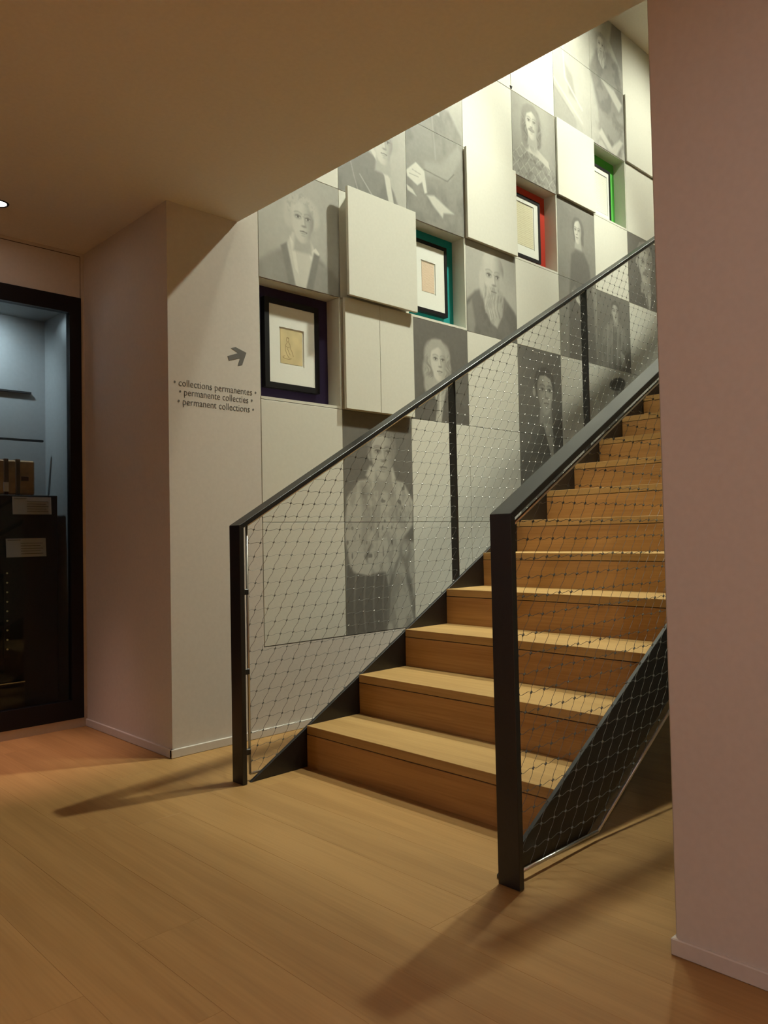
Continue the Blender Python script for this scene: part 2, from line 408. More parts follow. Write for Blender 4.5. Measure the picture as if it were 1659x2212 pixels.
        if beard is not None:
            bm_ = s.poly_mask([(cx-.85*r, cy-.15*r), (cx-.62*r, cy-.45*r), (mx-.3*r, cy-.5*r), (mx, cy-.44*r), (mx+.3*r, cy-.5*r), (cx+.68*r, cy-.4*r), (cx+.85*r, cy-.1*r),
                               (cx+.95*r, cy-1.1*r), (cx+.8*r, cy-1.9*r), (cx+.3*r, cy-2.7*r), (cx-.2*r, cy-2.5*r), (cx-.75*r, cy-1.8*r), (cx-.95*r, cy-1.0*r)], .1*r)
            w = fbm(u*50+np.sin(v*20), v*10)
            s.mix(bm_, beard); s.mul(bm_*sst(.4, .65, w), .72); s.mul(bm_*sst(-.2, .9, -(u-cx)*lit/r), .72)
            s.line([(mx-.22*r, cy-.72*r), (mx+.22*r, cy-.73*r)], .03*r, .2, .8)
        if top == 'bushy':
            hm = s.poly_mask([(cx-1.0*r, cy+.2*r), (cx-.78*r, cy+.75*r), (cx-.2*r, cy+1.05*r), (cx+.5*r, cy+.95*r), (cx+.85*r, cy+.3*r), (cx+1.1*r, cy+.9*r), (cx, cy+1.7*r), (cx-1.15*r, cy+1.0*r)], .12*r)
            s.mix(hm, hair); s.mul(hm*sst(.45, .7, fbm(u*40, v*40)), .8)
        if top in ('short', 'slick'):
            hm = s.poly_mask([(cx-1.02*r, cy+.1*r), (cx-.86*r, cy+.5*r), (cx-.55*r, cy+.98*r), (cx+.1*r, cy+1.05*r), (cx+.62*r, cy+.86*r), (cx+.86*r, cy+.35*r), (cx+1.0*r, cy+.3*r), (cx+.95*r, cy+1.1*r), (cx+.2*r, cy+1.62*r), (cx-.75*r, cy+1.4*r), (cx-1.12*r, cy+.8*r)], .06*r)
            s.mix(hm, hair); s.mul(hm*sst(.45, .7, fbm(u*60, v*18)), .75)
        if top == 'long':
            hm = s.poly_mask([(cx-1.0*r, cy-.1*r), (cx-.7*r, cy+.65*r), (cx-.02*r, cy+1.0*r), (cx+.6*r, cy+.7*r), (cx+.8*r, cy+.1*r), (cx+1.05*r, cy+.7*r), (cx+.3*r, cy+1.55*r), (cx-.7*r, cy+1.4*r), (cx-1.2*r, cy+.6*r)], .1*r)
            s.mix(hm, hair)
        if top == 'straight':
            s.poly([(cx-.95*r, cy+.1*r), (cx-.8*r, cy+.9*r), (cx+.1*r, cy+1.3*r), (cx+.3*r, cy+1.55*r), (cx-.6*r, cy+1.5*r), (cx-1.1*r, cy+.9*r)], hair, .02)

def p_greyhaired(s):
    s.u, s.v = (s.u-.52)/1.2+.52, (s.v-.67)/1.2+.86
    s.t = .66-.10*sst(.5, 1, s.u)-.06*fbm(s.u*4, s.v*4)
    s.poly([(.02, -.1), (.03, .38), (.2, .52), (.38, .62), (.62, .62), (.84, .5), (.98, .35), (1.05, -.1)], .38, .03)
    s.mul(s.body*sst(.45, .65, fbm(s.u*6, s.v*5)), .82)
    s.poly([(.36, .62), (.44, .3), (.5, .12), (.6, .3), (.66, .62), (.6, .72), (.42, .74)], .82, .012)
    s.poly([(.39, .7), (.44, .44), (.48, .4), (.44, .64)], .95, .006); s.poly([(.66, .66), (.70, .62), (.62, .52), (.58, .6)], .95, .006)
    s.poly([(.3, .6), (.36, .64), (.5, .08), (.44, .04)], .3, .012); s.poly([(.7, .6), (.64, .62), (.48, .04), (.56, .06)], .26, .012)
    s.ell(.2, .3, .12, .25, .5, .7, k=.5); s.ell(.82, .28, .1, .22, .28, .7, k=.6)
    s.ell(.52, .1, .025, .028, .7, .3); s.ell(.52, .1, .014, .016, .4, .3)
    s.head(.52, .86, .135, .35, -1, .80, .72, 'bushy')
    s.grain(.07)
def p_highcollar(s):
    s.v = s.v+.30
    s.t = .66-.12*fbm(s.u*3, s.v*3)+.06*s.u
    s.poly([(-.05, -.1), (-.05, .5), (.12, .72), (.35, .86), (.55, .80), (.8, .5), (.95, .2), (1.05, -.1)], .30, .02)
    s.mul(s.body*sst(.5, .7, fbm(s.u*8, s.v*3)), .75)
    s.poly([(.4, .93), (.45, .95), (.70, .70), (.74, .62), (.68, .62)], .92, .008)
    s.poly([(.66, .64), (.74, .64), (.80, .36), (.74, .30), (.70, .45)], .86, .01)
    s.line([(.3, .55), (.5, .35), (.62, .15)], .006, .7, .8); s.line([(.16, .7), (.22, .5), (.3, .3)], .006, .6, .7)
    s.head(.64, 1.0, .17, .45, -1, .82, .6, 'bushy')
    s.grain(.07)
def p_seated(s):
    s.t = .60+.2*sst(1.35, 1.9, s.v)-.1*fbm(s.u*3, s.v*3)
    s.poly([(-.05, -.1), (-.05, 1.2), (.2, 1.42), (.45, 1.5), (.75, 1.45), (.98, 1.2), (1.05, .9), (1.05, -.1)], .36, .03)
    s.mul(s.body*sst(.45, .7, fbm(s.u*5, s.v*3)), .78)
    s.poly([(.3, .55), (.75, .62), (.98, 1.0), (.9, 1.1), (.6, .78), (.3, .72)], .46, .04)
    s.line([(.3, .62), (.7, .6), (.82, .72)], .008, .2, .8)
    s.poly([(.0, .52), (.16, .66), (.30, .60), (.34, .36), (.30, .34), (.26, .46), (.18, .40), (.02, .46)], .86, .012)
    s.line([(.05, .5), (.2, .5)], .006, .5); s.line([(.1, .56), (.24, .54)], .006, .55)
    s.poly([(.0, .36), (.1, .33), (.16, .27), (.02, .3)], .8, .01)
    s.poly([(.34, .33), (.44, .24), (.6, .14), (.62, .2), (.8, .24), (.62, .3), (.46, .36)], .78, .02)
    s.poly([(.34, 1.42), (.42, 1.30), (.55, 1.36), (.6, 1.46)], .94, .01); s.line([(.45, 1.3), (.5, .8)], .012, .5, .5)
    s.head(.46, 1.66, .16, .3, -1, .84, .5, 'bushy')
    s.grain(.07)
def p_longhair(s):
    s.t = .16+.05*fbm(s.u*4, s.v*4)
    s.poly([(-.05, -.1), (.05, .2), (.25, .36), (.5, .42), (.75, .32), (1.05, .1), (1.05, -.1)], .14, .03)
    s.poly([(.34, .42), (.44, .2), (.40, .0), (.50, -.02), (.54, .2), (.6, .4), (.5, .48)], .66, .015)
    s.line([(.46, .4), (.44, .1)], .012, .35, .7); s.line([(.5, .36), (.48, .05)], .008, .9, .7)
    s.head(.47, .70, .165, .4, -1, .86, .60, 'long', thin=.92)
    s.grain(.05)
def p_beard(s):
    s.t = .66-.18*sst(.4, 1., s.u)*sst(.4, 1.1, s.v)-.05*fbm(s.u*3, s.v*3)
    s.poly([(-.05, -.1), (-.03, .35), (.16, .52), (.3, .58), (.75, .55), (.95, .4), (1.05, .3), (1.05, -.1)], .24, .03)
    s.mul(s.body*sst(.5, .7, fbm(s.u*6, s.v*3)), .8)
    s.poly([(.0, .3), (.1, .4), (.16, .1), (.1, -.1), (.02, -.1)], .42, .03)
    s.head(.52, .74, .225, .25, -1, .80, .62, 'bald', beard=.72)
    s.ell(.69, .70, .05, .14, .62, .5); s.ell(.30, .66, .05, .16, .76, .5)
    s.grain(.06)
def p_robed(s):
    s.t = .20+.05*fbm(s.u*4, s.v*4)
    # long pale cape with flecks over a dark striped robe
    s.poly([(-.05, -.1), (.02, .95), (.12, 1.1), (.5, 1.1), (.6, .7), (.5, -.1)], .20, .02)
    st = np.abs(((s.u*7.5+.15*np.sin(s.v*6)) % 1)-.5)
    s.mix(s.body*(1-sst(.8, .9, s.v))*sst(.36, .46, st)*.6, .42)
    s.poly([(.48, .9), (.66, 1.0), (1.05, .9), (1.05, -.1), (.56, -.1), (.62, .4)], .66, .02)
    s.line([(.80, .85), (.62, .45), (.58, .1)], .02, .3, .7); s.line([(.85, .8), (.95, .3), (1.02, .0)], .03, .28, .7)
    s.mul(s.body*sst(.5, .68, fbm(s.u*9, s.v*4)), .7)
    s.poly([(.0, 1.02), (.04, 1.38), (.2, 1.56), (.5, 1.62), (.86, 1.56), (1.0, 1.36), (.98, 1.1), (.86, .98), (.78, .78), (.6, .62), (.36, .60), (.30, .74), (.36, .9), (.12, .62), (.06, .7)], .70, .02)
    s.cape = s.body; s.poly([(.08, .76), (.14, .62), (.34, .58), (.42, .68), (.30, .72), (.2, .86)], .74, .015)
    fl = vnoise(s.u*30+3, s.v*14); s.mix(s.cape*sst(.84, .9, fl), .3)
    s.line([(.26, 1.5), (.3, 1.2), (.26, .95)], .05, .42, .6); s.line([(.62, 1.52), (.72, 1.3), (.84, 1.1)], .05, .42, .55)
    s.line([(.5, 1.5), (.48, 1.2), (.44, .96)], .022, .4, .6); s.line([(.4, 1.46), (.4, 1.1)], .02, .45, .5)
    s.mul(s.cape*sst(.5, .72, fbm(s.u*14, s.v*9)), .76)
    s.ell(.86, .82, .09, .14, .35, .5); s.ell(.86, .84, .05, .08, .6, .5)
    s.poly([(.3, 1.62), (.36, 1.72), (.7, 1.72), (.74, 1.6), (.6, 1.52), (.42, 1.54)], .74, .02)
    s.head(.55, 1.85, .195, .15, -1, .68, .34, 'short', thin=.94)
    s.grain(.06)
def p_suit(s):
    s.t = .20+.05*fbm(s.u*3, s.v*3)
    s.poly([(-.05, -.1), (-.03, 1.1), (.2, 1.3), (.45, 1.34), (.8, 1.22), (1.05, .92), (1.05, -.1)], .25, .03)
    s.poly([(.5, 1.42), (.74, 1.32), (.82, .92), (.78, .6), (.68, .95)], .74, .012); s.line([(.78, 1.1), (.8, .8), (.76, .4)], .025, .2, .8)
    s.head(.60, 1.74, .215, .4, 1, .70, .12, 'slick', thin=.9)
    s.grain(.05)
def p_slim(s):
    s.t = .44-.12*fbm(s.u*2.5, s.v*2.5)-.06*sst(1.6, 2.2, s.v)
    s.poly([(.22, -.1), (.26, .9), (.34, 1.52), (.46, 1.62), (.68, 1.62), (.82, 1.46), (.92, .9), (.98, -.1)], .20, .035)
    s.poly([(.3, .98), (.42, 1.1), (.54, .98), (.6, .84), (.46, .86), (.36, .88)], .3, .02)
    for k in range(4): s.line([(.36+.035*k, .99-.01*k), (.47+.035*k, .86-.02*k)], .014, .78, .9, .4)
    s.head(.53, 1.90, .13, -.5, -1, .84, .22, 'straight', thin=.8)
    s.grain(.06)
def p_lace(s):
    s.t = .56+.12*s.u-.1*fbm(s.u*3, s.v*3)-.14*sst(.7, 1.0, s.u)
    s.poly([(-.05, -.1), (.02, .3), (.2, .44), (.5, .46), (.85, .36), (1.05, .2), (1.05, -.1)], .46, .02)
    w = np.abs(((s.u*6) % 1)-.5)+np.abs(((s.v*6) % 1)-.5)
    s.mix(s.body*sst(.44, .5, w)*(1-sst(.56, .62, w))*.5, .78); s.mul(s.body*sst(.5, .7, fbm(s.u*16, s.v*16)), .7)
    s.poly([(.2, .46), (.3, .56), (.55, .5), (.82, .40), (.86, .3), (.55, .38), (.3, .40)], .84, .015)
    s.head(.45, .81, .16, -.2, -1, .88, .42, 'long', stash=.45)
    s.grain(.06)
def p_study(s):
    # a dim room: slanting tables and shelves, a robed sitter at the right
    s.t = .74-.16*fbm(s.u*2, s.v*2.4)
    s.poly([(-.1, .55), (.7, .1), (.7, -.1), (-.1, -.1)], .52, .04); s.line([(-.05, .62), (.75, .18)], .02, .86, .7); s.line([(-.05, .5), (.5, .2)], .015, .44, .7)
    s.poly([(.28, .95), (.5, .8), (.6, .45), (.4, .5)], .5, .04); s.line([(.26, 1.2), (.30, .7), (.75, .38)], .02, .9, .7)
    s.poly([(.6, .2), (.75, .1), (.78, -.1), (.55, -.1)], .62, .03)
    s.poly([(.98, 1.15), (1.2, 1.5), (1.55, 1.62), (1.85, 1.5), (2.02, 1.0), (2.02, .5), (1.6, .35), (1.25, .55)], .34, .05)
    s.poly([(1.2, .62), (1.5, .5), (1.98, .75), (2.0, .3), (1.8, -.05), (1.5, -.05), (1.25, .2)], .42, .04)
    s.mul(sst(1.0, 1.35, s.u)*(1-sst(1.5, 1.9, s.v))*sst(.4, .7, fbm(s.u*7, s.v*6)), .68)
    s.poly([(1.2, .2), (1.5, .02), (1.72, .0), (1.95, .28), (1.85, .3), (1.6, .1), (1.3, .3)], .74, .03)
    s.poly([(1.3, 1.1), (1.5, .98), (1.85, .75), (1.95, .9), (1.7, 1.05)], .7, .03)
    s.poly([(1.62, 1.8), (1.72, 2.2), (2.1, 2.2), (2.1, 1.3)], .36, .03)
    s.head(1.36, 1.62, .13, -.4, -1, .84, .55, 'bushy', beard=.75)
    s.grain(.06)
def p_tunic(s):
    s.t = .24+.06*fbm(s.u*3, s.v*3)
    s.poly([(.08, -.1), (.16, .55), (.34, .74), (.6, .78), (.82, .68), (.95, .3), (1.0, -.1)], .36, .03)
    s.mul(s.body*sst(.45, .65, fbm(s.u*12, s.v*4)), .68)
    for x in (.32, .45, .62, .74): s.line([(x, .66), (x-.04, .2), (x-.02, -.05)], .014, .56, .6)
    s.poly([(.68, .3), (.8, .26), (.84, .08), (.72, .06)], .62, .02)
    s.head(.55, .90, .11, .2, -1, .68, .18, 'short')
    s.grain(.06)
def p_beret(s):
    s.v = s.v-.85
    s.t = .93-.05*fbm(s.u*3, s.v*3)
    s.poly([(.1, -1.1), (.12, .6), (.3, .85), (.6, .92), (.85, .8), (1.0, .4), (1.0, -1.1)], .28, .03)
    s.mul(s.body*sst(.45, .65, fbm(s.u*9, s.v*5)), .7)
    s.head(.58, 1.10, .13, .2, -1, .72, .25, 'cap')
    s.ell(.56, 1.28, .25, .10, .16, .12, .22); s.mix(s.poly_mask([(.4, 1.2), (.76, 1.2), (.74, 1.26), (.42, 1.26)], .01), .2)
    s.grain(.05)
def p_moustache(s):
    s.t = .18+.04*fbm(s.u*3, s.v*3)
    s.poly([(-.05, -.1), (.0, .2), (.25, .36), (.7, .34), (1.05, .2), (1.05, -.1)], .16, .03)
    s.poly([(.38, .36), (.5, .3), (.6, .02), (.66, -.1), (.72, .1), (.74, .34)], .62, .012); s.line([(.58, .26), (.64, -.05)], .025, .2, .8)
    s.head(.56, .72, .24, .35, -1, .66, .42, 'short', stash=.32)
    s.grain(.05)
def p_curve(s):
    s.t = .76-.04*fbm(s.u*3, s.v*3)
    s.poly([(.03, 1.2), (.05, .8), (.02, .55), (.12, .3), (.3, .1), (.6, .3), (.7, 1.2)], .34, .02)
    s.poly([(.1, .6), (.2, .3), (.4, .2), (.5, .6), (.3, .75)], .74, .02)
    s.head(.5, .7, .2, .3, -1, .8, .4, 'long'); s.grain(.05)
def p_dark(s):
    s.t = .22+.05*fbm(s.u*3, s.v*3)
    s.poly([(-.05, -.1), (.1, .3), (.4, .45), (.8, .35), (1.05, .1), (1.05, -.1)], .15, .03)
    s.head(.55, .72, .2, .3, -1, .7, .3, 'short'); s.grain(.05)
def p_pale(s):
    s.t = .5-.08*fbm(s.u*3, s.v*3)
    s.poly([(.0, -.1), (.1, .4), (.5, .5), (.9, .4), (1., -.1)], .4, .03); s.poly([(.04, 1.1), (.12, .5), (.3, .1), (.16, .05), (.02, .5)], .72, .02)
    s.head(.55, .75, .17, .3, -1, .85, .5, 'bushy'); s.grain(.05)

INK = np.array((.066, .058, .049)); PAP = np.array((.64, .63, .55))
def print_panel(name, fn, X0, X1, Z0, x0, x1, z0, z1, res):
    wdt = X1-X0 if not fn is p_study else (X1-X0)/2
    nu = max(8, int((x1-x0)/res)); nv = max(8, int((z1-z0)/res))
    xs = np.linspace(x0+G, x1-G, nu+1); zs = np.linspace(z0+G, z1-G, nv+1)
    XX, ZZ = np.meshgrid(xs, zs)
    s = Paint((XX-X0)/wdt, (ZZ-Z0)/wdt); fn(s)
    t = np.clip(s.t, 0, 1).ravel()
    t = t**1.25
    col = INK[None]*(1-t[:, None])+PAP[None]*t[:, None]
    nf = (nu+1)*(nv+1)
    co = np.stack([XX.ravel(), np.full(nf, W), ZZ.ravel()], 1)
    i = np.arange(nu*nv); a = (i//nu)*(nu+1)+i % nu
    quads = np.stack([a, a+1, a+nu+2, a+nu+1], 1)
    # side skirt behind the printed face
    b0, b1, c0, c1 = x0+G, x1-G, z0+G, z1-G
    sk = np.array([(b0,W,c0),(b1,W,c0),(b1,W,c1),(b0,W,c1),(b0,W+.13,c0),(b1,W+.13,c0),(b1,W+.13,c1),(b0,W+.13,c1)])
    sf = np.array([(0,4,5,1),(1,5,6,2),(2,6,7,3),(3,7,4,0),(4,7,6,5)])+nf
    co = np.concatenate([co, sk]); quads = np.concatenate([quads, sf]); col = np.concatenate([col, np.tile(PAP, (8, 1))])
    me = bpy.data.meshes.new(name)
    me.vertices.add(len(co)); me.vertices.foreach_set('co', co.astype(np.float32).ravel())
    me.loops.add(quads.size); me.loops.foreach_set('vertex_index', quads.astype(np.int32).ravel())
    me.polygons.add(len(quads)); me.polygons.foreach_set('loop_start', np.arange(0, quads.size, 4, dtype=np.int32))
    at = me.color_attributes.new('print', 'FLOAT_COLOR', 'POINT')
    at.data.foreach_set('color', np.concatenate([col, np.ones((len(col), 1))], 1).astype(np.float32).ravel())
    me.update(calc_edges=True); me.validate()
    me.materials.append(M['print'])
    o = bpy.data.objects.new(name, me); COL.objects.link(o)
    return o
GRP = 'printed portraits on the stair wall'
def portrait(fn, i0, i1, j0, j1, label, res=.0052):
    X0, X1, Z0, Z1 = GX[i0], GX[i1], GZ[j0], GZ[j1]
    if i1-i0 == 1 and j1-j0 == 1:
        o = print_panel('portrait_panel', fn, X0, X1, Z0, X0, X1, Z0, Z1, res)
        return tag(o, label, 'portrait', GRP)
    e = empty('portrait_panel', (X0, W, Z0)); tag(e, label, 'portrait', GRP)
    for i in range(i0, i1):
        for j in range(j0, j1):
            under(print_panel('printed_panel', fn, X0, X1, Z0, GX[i], GX[i+1], GZ[j], GZ[j+1], res), e)
    return e
portrait(p_greyhaired, 0, 1, 3, 4, 'grey portrait of a white-haired man in coat and cravat above the purple niche', .0040)
portrait(p_robed, 1, 2, 0, 2, 'tall grey portrait of a figure in a pale fur cape behind the netting', .0042)
portrait(p_highcollar, 1, 2, 4, 5, 'grey portrait of a man in dark coat with white collar, cut by the ceiling', .0045)
portrait(p_longhair, 2, 3, 2, 3, 'dark portrait of a person with long wavy hair below the teal niche', .0040)
portrait(p_seated, 2, 3, 4, 6, 'tall grey portrait of a seated figure with book above the teal niche', .0045)
portrait(p_beard, 3, 4, 3, 4, 'grey portrait of a bald old man with white beard right of teal niche', .0040)
portrait(p_suit, 4, 5, 1, 3, 'tall dark portrait of a man with slicked hair in suit behind the netting', .0045)
portrait(p_lace, 4, 5, 5, 6, 'pale portrait of a long-haired man with lace collar above the red niche', .0045)
portrait(p_slim, 5, 6, 3, 5, 'tall grey portrait of a slim dark-clad standing figure right of red niche', .0048)
portrait(p_study, 5, 7, 6, 8, 'large pale picture of a robed sitter in a study at the top', .0055)
portrait(p_tunic, 6, 7, 3, 4, 'dark portrait of a small standing figure in tunic right of the handrail post', .0048)
portrait(p_beret, 6, 7, 1, 3, 'pale portrait of a person in a dark beret just above the near handrail', .0052)
portrait(p_moustache, 7, 8, 4, 5, 'dark portrait of a man with moustache where the far handrail leaves the view', .0048)
portrait(p_curve, 8, 9, 5, 6, 'sliver of pale portrait with curving hair at the right wall edge', .0065)
portrait(p_pale, 8, 9, 7, 8, 'sliver of faint portrait under the upper ceiling at right wall edge', .0065)
portrait(p_dark, 8, 9, 3, 4, 'sliver of dark portrait behind the netting at right wall edge', .0065)

# ------------------------------------------------------------------ niches and framed sheets
ND = .106
def niche(i, j, mat, label):
    x0, x1, z0, z1 = GX[i], GX[i+1], GZ[j], GZ[j+1]; t = .013; y0 = W+.0005; y1 = W+ND
    th = .0035
    mb = MB().box(x0+G, x0+th, y0+.004, y1, z0+G, z1-G).box(x1-t, x1-G, y0, y1, z0+G, z1-G).box(x0+th, x1-t, y0, y1, z0+G, z0+.016).box(x0+th, x1-t, y0+.004, y1, z1-th, z1-G)
    n = under(mb.build('niche', M['panel']), wall_back)
    bk = MB().box(x0+.002, x1-.002, y1, y1+.012, z0+.002, z1-.002).build('niche_back', mat); bk.parent = n
    bk['label'] = label
niche(0, 2, M['purple'], 'deep purple back of the niche'); niche(2, 3, M['teal'], 'teal back of the niche')
niche(4, 4, M['red'], 'red back of the niche'); niche(6, 5, M['green'], 'green back of the niche')
def framed(mx0, mx1, mz0, mz1, sheet, smat, label, fw=.026, yf=None):
    """frame with mat opening given at the front plane; sheet = (x0,x1,z0,z1)"""
    yf = yf or W+.071; yb = W+ND
    e = empty('framed_document', (mx0, yb, mz0-fw)); tag(e, label, 'framed document', 'framed documents in coloured niches')
    o0, o1, q0, q1 = mx0-fw, mx1+fw, mz0-fw, mz1+fw
    mb = MB().box(o0, mx0, yf, yb, q0, q1).box(mx1, o1, yf, yb, q0, q1).box(mx0, mx1, yf, yb, q0, mz0).box(mx0, mx1, yf, yb, mz1, q1)
    under(mb.build('frame', M['frame']), e)
    s0, s1, t0, t1 = sheet; g = .009
    mb = MB().box(mx0, s0-g, yf+.004, yb-.004, mz0, mz1).box(s1+g, mx1, yf+.004, yb-.004, mz0, mz1).box(s0-g, s1+g, yf+.004, yb-.004, mz0, t0-g).box(s0-g, s1+g, yf+.004, yb-.004, t1+g, mz1)
    mt_ = under(mb.build('mat_board', M['mat']), e)
    under(MB().box(s0-g, s1+g, yf+.009, yb-.004, t0-g, t1+g).build('backing', M['mat']), e)
    sh = under(MB().box(s0, s1, yf+.0075, yf+.009, t0, t1).build('sheet', smat), e)
    return e, sh
e, sh = framed(2.427, 2.736, 1.833, 2.255, (2.503, 2.652, 1.945, 2.130), M['sheet_tan'], 'black-framed tan sketch in white mat in the purple niche', .030)
# faint figure sketch on the tan sheet: ink strokes
sk = MB()
def stroke(pts, w=.0011):
    for (a, b), (c, d) in zip(pts[:-1], pts[1:]):
        l = math.hypot(c-a, d-b) or 1; nx, nz = -(d-b)/l*w, (c-a)/l*w
        sk.prism([(a+nx, b+nz), (a-nx, b-nz), (c-nx, d-nz), (c+nx, d+nz)], W+.071+.0071, W+.071+.0076)
ox, oz = 2.548, 2.0
stroke([(ox+.004+.009*math.cos(k*.7), oz+.075+.011*math.sin(k*.7)) for k in range(10)])
stroke([(ox+.002, oz+.064), (ox-.010, oz+.045), (ox-.012, oz+.02), (ox-.002, oz-.004), (ox+.012, oz-.022), (ox+.03, oz-.026)])
stroke([(ox+.010, oz+.064), (ox+.02, oz+.05), (ox+.022, oz+.03), (ox+.034, oz+.012), (ox+.042, oz-.012)])
stroke([(ox-.008, oz+.04), (ox+.008, oz+.032), (ox+.016, oz+.038)]); stroke([(ox-.014, oz-.014), (ox-.028, oz-.018), (ox-.03, oz-.024), (ox-.006, oz-.03), (ox+.022, oz-.03)])
stroke([(ox+.0, oz+.03), (ox+.01, oz+.012), (ox+.02, oz-.006)]); stroke([(ox-.004, oz+.086), (ox+.004, oz+.09), (ox+.014, oz+.084)])
under(sk.build('ink_drawing', new_mat('drawing_ink', (.30, .21, .10), .8)), sh)
framed(3.505, 3.846, 2.458, 2.874, (3.632, 3.750, 2.570, 2.760), M['sheet_pink'], 'black-framed pinkish handwritten sheet in white mat in the teal niche', .024)
framed(4.615, 4.936, 3.065, 3.488, (4.665, 4.876, 3.137, 3.450), M['sheet_cream'], 'black-framed cream handwritten sheet in the red niche', .024)
framed(5.70, 6.006, 3.650, 4.066, (5.75, 5.972, 3.70, 4.02), M['sheet_pale'], 'black-framed pale sheet in the green niche', .022)

# ------------------------------------------------------------------ wall lettering
sign = empty('direction_sign', (1.82, W, 1.64)); tag(sign, 'grey arrow and three lines of lettering about permanent collections on pale wall', 'sign')
def lettering(body, x0, x1, zb):
    cu = bpy.data.curves.new('lettering', 'FONT'); cu.body = body; cu.size = .05; cu.extrude = .0004; cu.offset = -.0003; cu.resolution_u = 3
    ob = bpy.data.objects.new('lettering_curve', cu); COL.objects.link(ob)
    bpy.context.view_layer.update()
    dg = bpy.context.evaluated_depsgraph_get()
    me = bpy.data.meshes.new_from_object(ob.evaluated_get(dg)); bpy.data.objects.remove(ob)
    xs = [v.co.x for v in me.vertices]; k = (x1-x0)/(max(xs)-min(xs)); mn = min(xs)
    for v in me.vertices:
        x, y, z = v.co; v.co = (x0+(x-mn)*k, W-.0006-z, zb+y*max(k, .92)*1.05)
    me.materials.clear(); me.materials.append(M['ink'])
    o = bpy.data.objects.new('lettering', me); COL.objects.link(o); under(o, sign)
lettering('\u2022 collections permanentes \u2022', 1.823, 2.288, 1.7285)
lettering('\u2022 permanente collecties \u2022', 1.851, 2.264, 1.686)
lettering('\u2022 permanent collections \u2022', 1.843, 2.272, 1.6405)
ar = [(2.231, 1.942), (2.166, 1.9615), (2.139, 1.9515), (2.183, 1.934), (2.119, 1.909), (2.127, 1.887), (2.192, 1.909), (2.178, 1.868), (2.205, 1.8775)]
under(MB().prism(ar, W-.001, W+.0005).build('arrow', M['ink']), sign)

# ------------------------------------------------------------------ staircase
RISE, RUN, X1S = .1795, .3125, 2.13
SL = RISE/RUN
YL, YR = 2.718, 1.44
NS = 16
stair = empty('staircase', (X1S, (YL+YR)/2, 0)); tag(stair, 'straight oak staircase with black steel stringers rising beside the portrait wall', 'staircase')
tread_me = riser_me = None
for k in range(NS):
    x, z = X1S+RUN*k, RISE*(k+1)
    t = MB().box(0, RUN+.018, YR, YL, -.036, 0).build('tread', M['oak_tread'], None, .0012) if tread_me is None else bpy.data.objects.new('tread', tread_me)
    if tread_me is None: tread_me = t.data
    else: COL.objects.link(t)
    t.location = (x, 0, z); under(t, stair)
    rr = MB().box(0, .02, YR, YL, -RISE+.0006, -.0395).build('riser', M['oak_riser'], None, .0006) if riser_me is None else bpy.data.objects.new('riser', riser_me)
    if riser_me is None: riser_me = rr.data
    else: COL.objects.link(rr)
    rr.location = (x, 0, z); under(rr, stair)
    bk = MB().box(x+.006, x+.02, YR+.002, YL-.002, z-.0415, z-.034).build('joint', M['dark_gap']) if k < 12 else None
    if bk: under(bk, stair)
XT = X1S+RUN*NS
def stringer(y0, y1, ot, ob, name='stringer'):
    xa = 1.87-ot/SL; xb = 1.87-ob/SL
    xc = max(xa, 1.816)
    poly = [(xc, .001), (xb, .001), (XT, SL*(XT-1.87)+ob), (XT, SL*(XT-1.87)+ot)]
    if xc > xa: poly.append((xc, SL*(xc-1.87)+ot))
    s_ = MB().prism(poly, y0, y1).build(name, M['steel'], None, .001); under(s_, stair)
stringer(YL+.001, YL+.016, .020, -.26)
stringer(YR-.016, YR-.001, .042, -.235)
# soffit under the flight
so = MB().prism([(2.3, .02), (XT, SL*(XT-2.3)+.02), (XT, SL*(XT-2.3)+.005), (2.33, .02)], YR, YL).build('soffit', M['steel']); under(so, stair)
# landing at the head of the flight, hidden by the wall
struct(MB().box(XT, 10.0, .881, W, RISE*NS-.3, RISE*(NS)).build('floor_upper', M['oak_tread']))

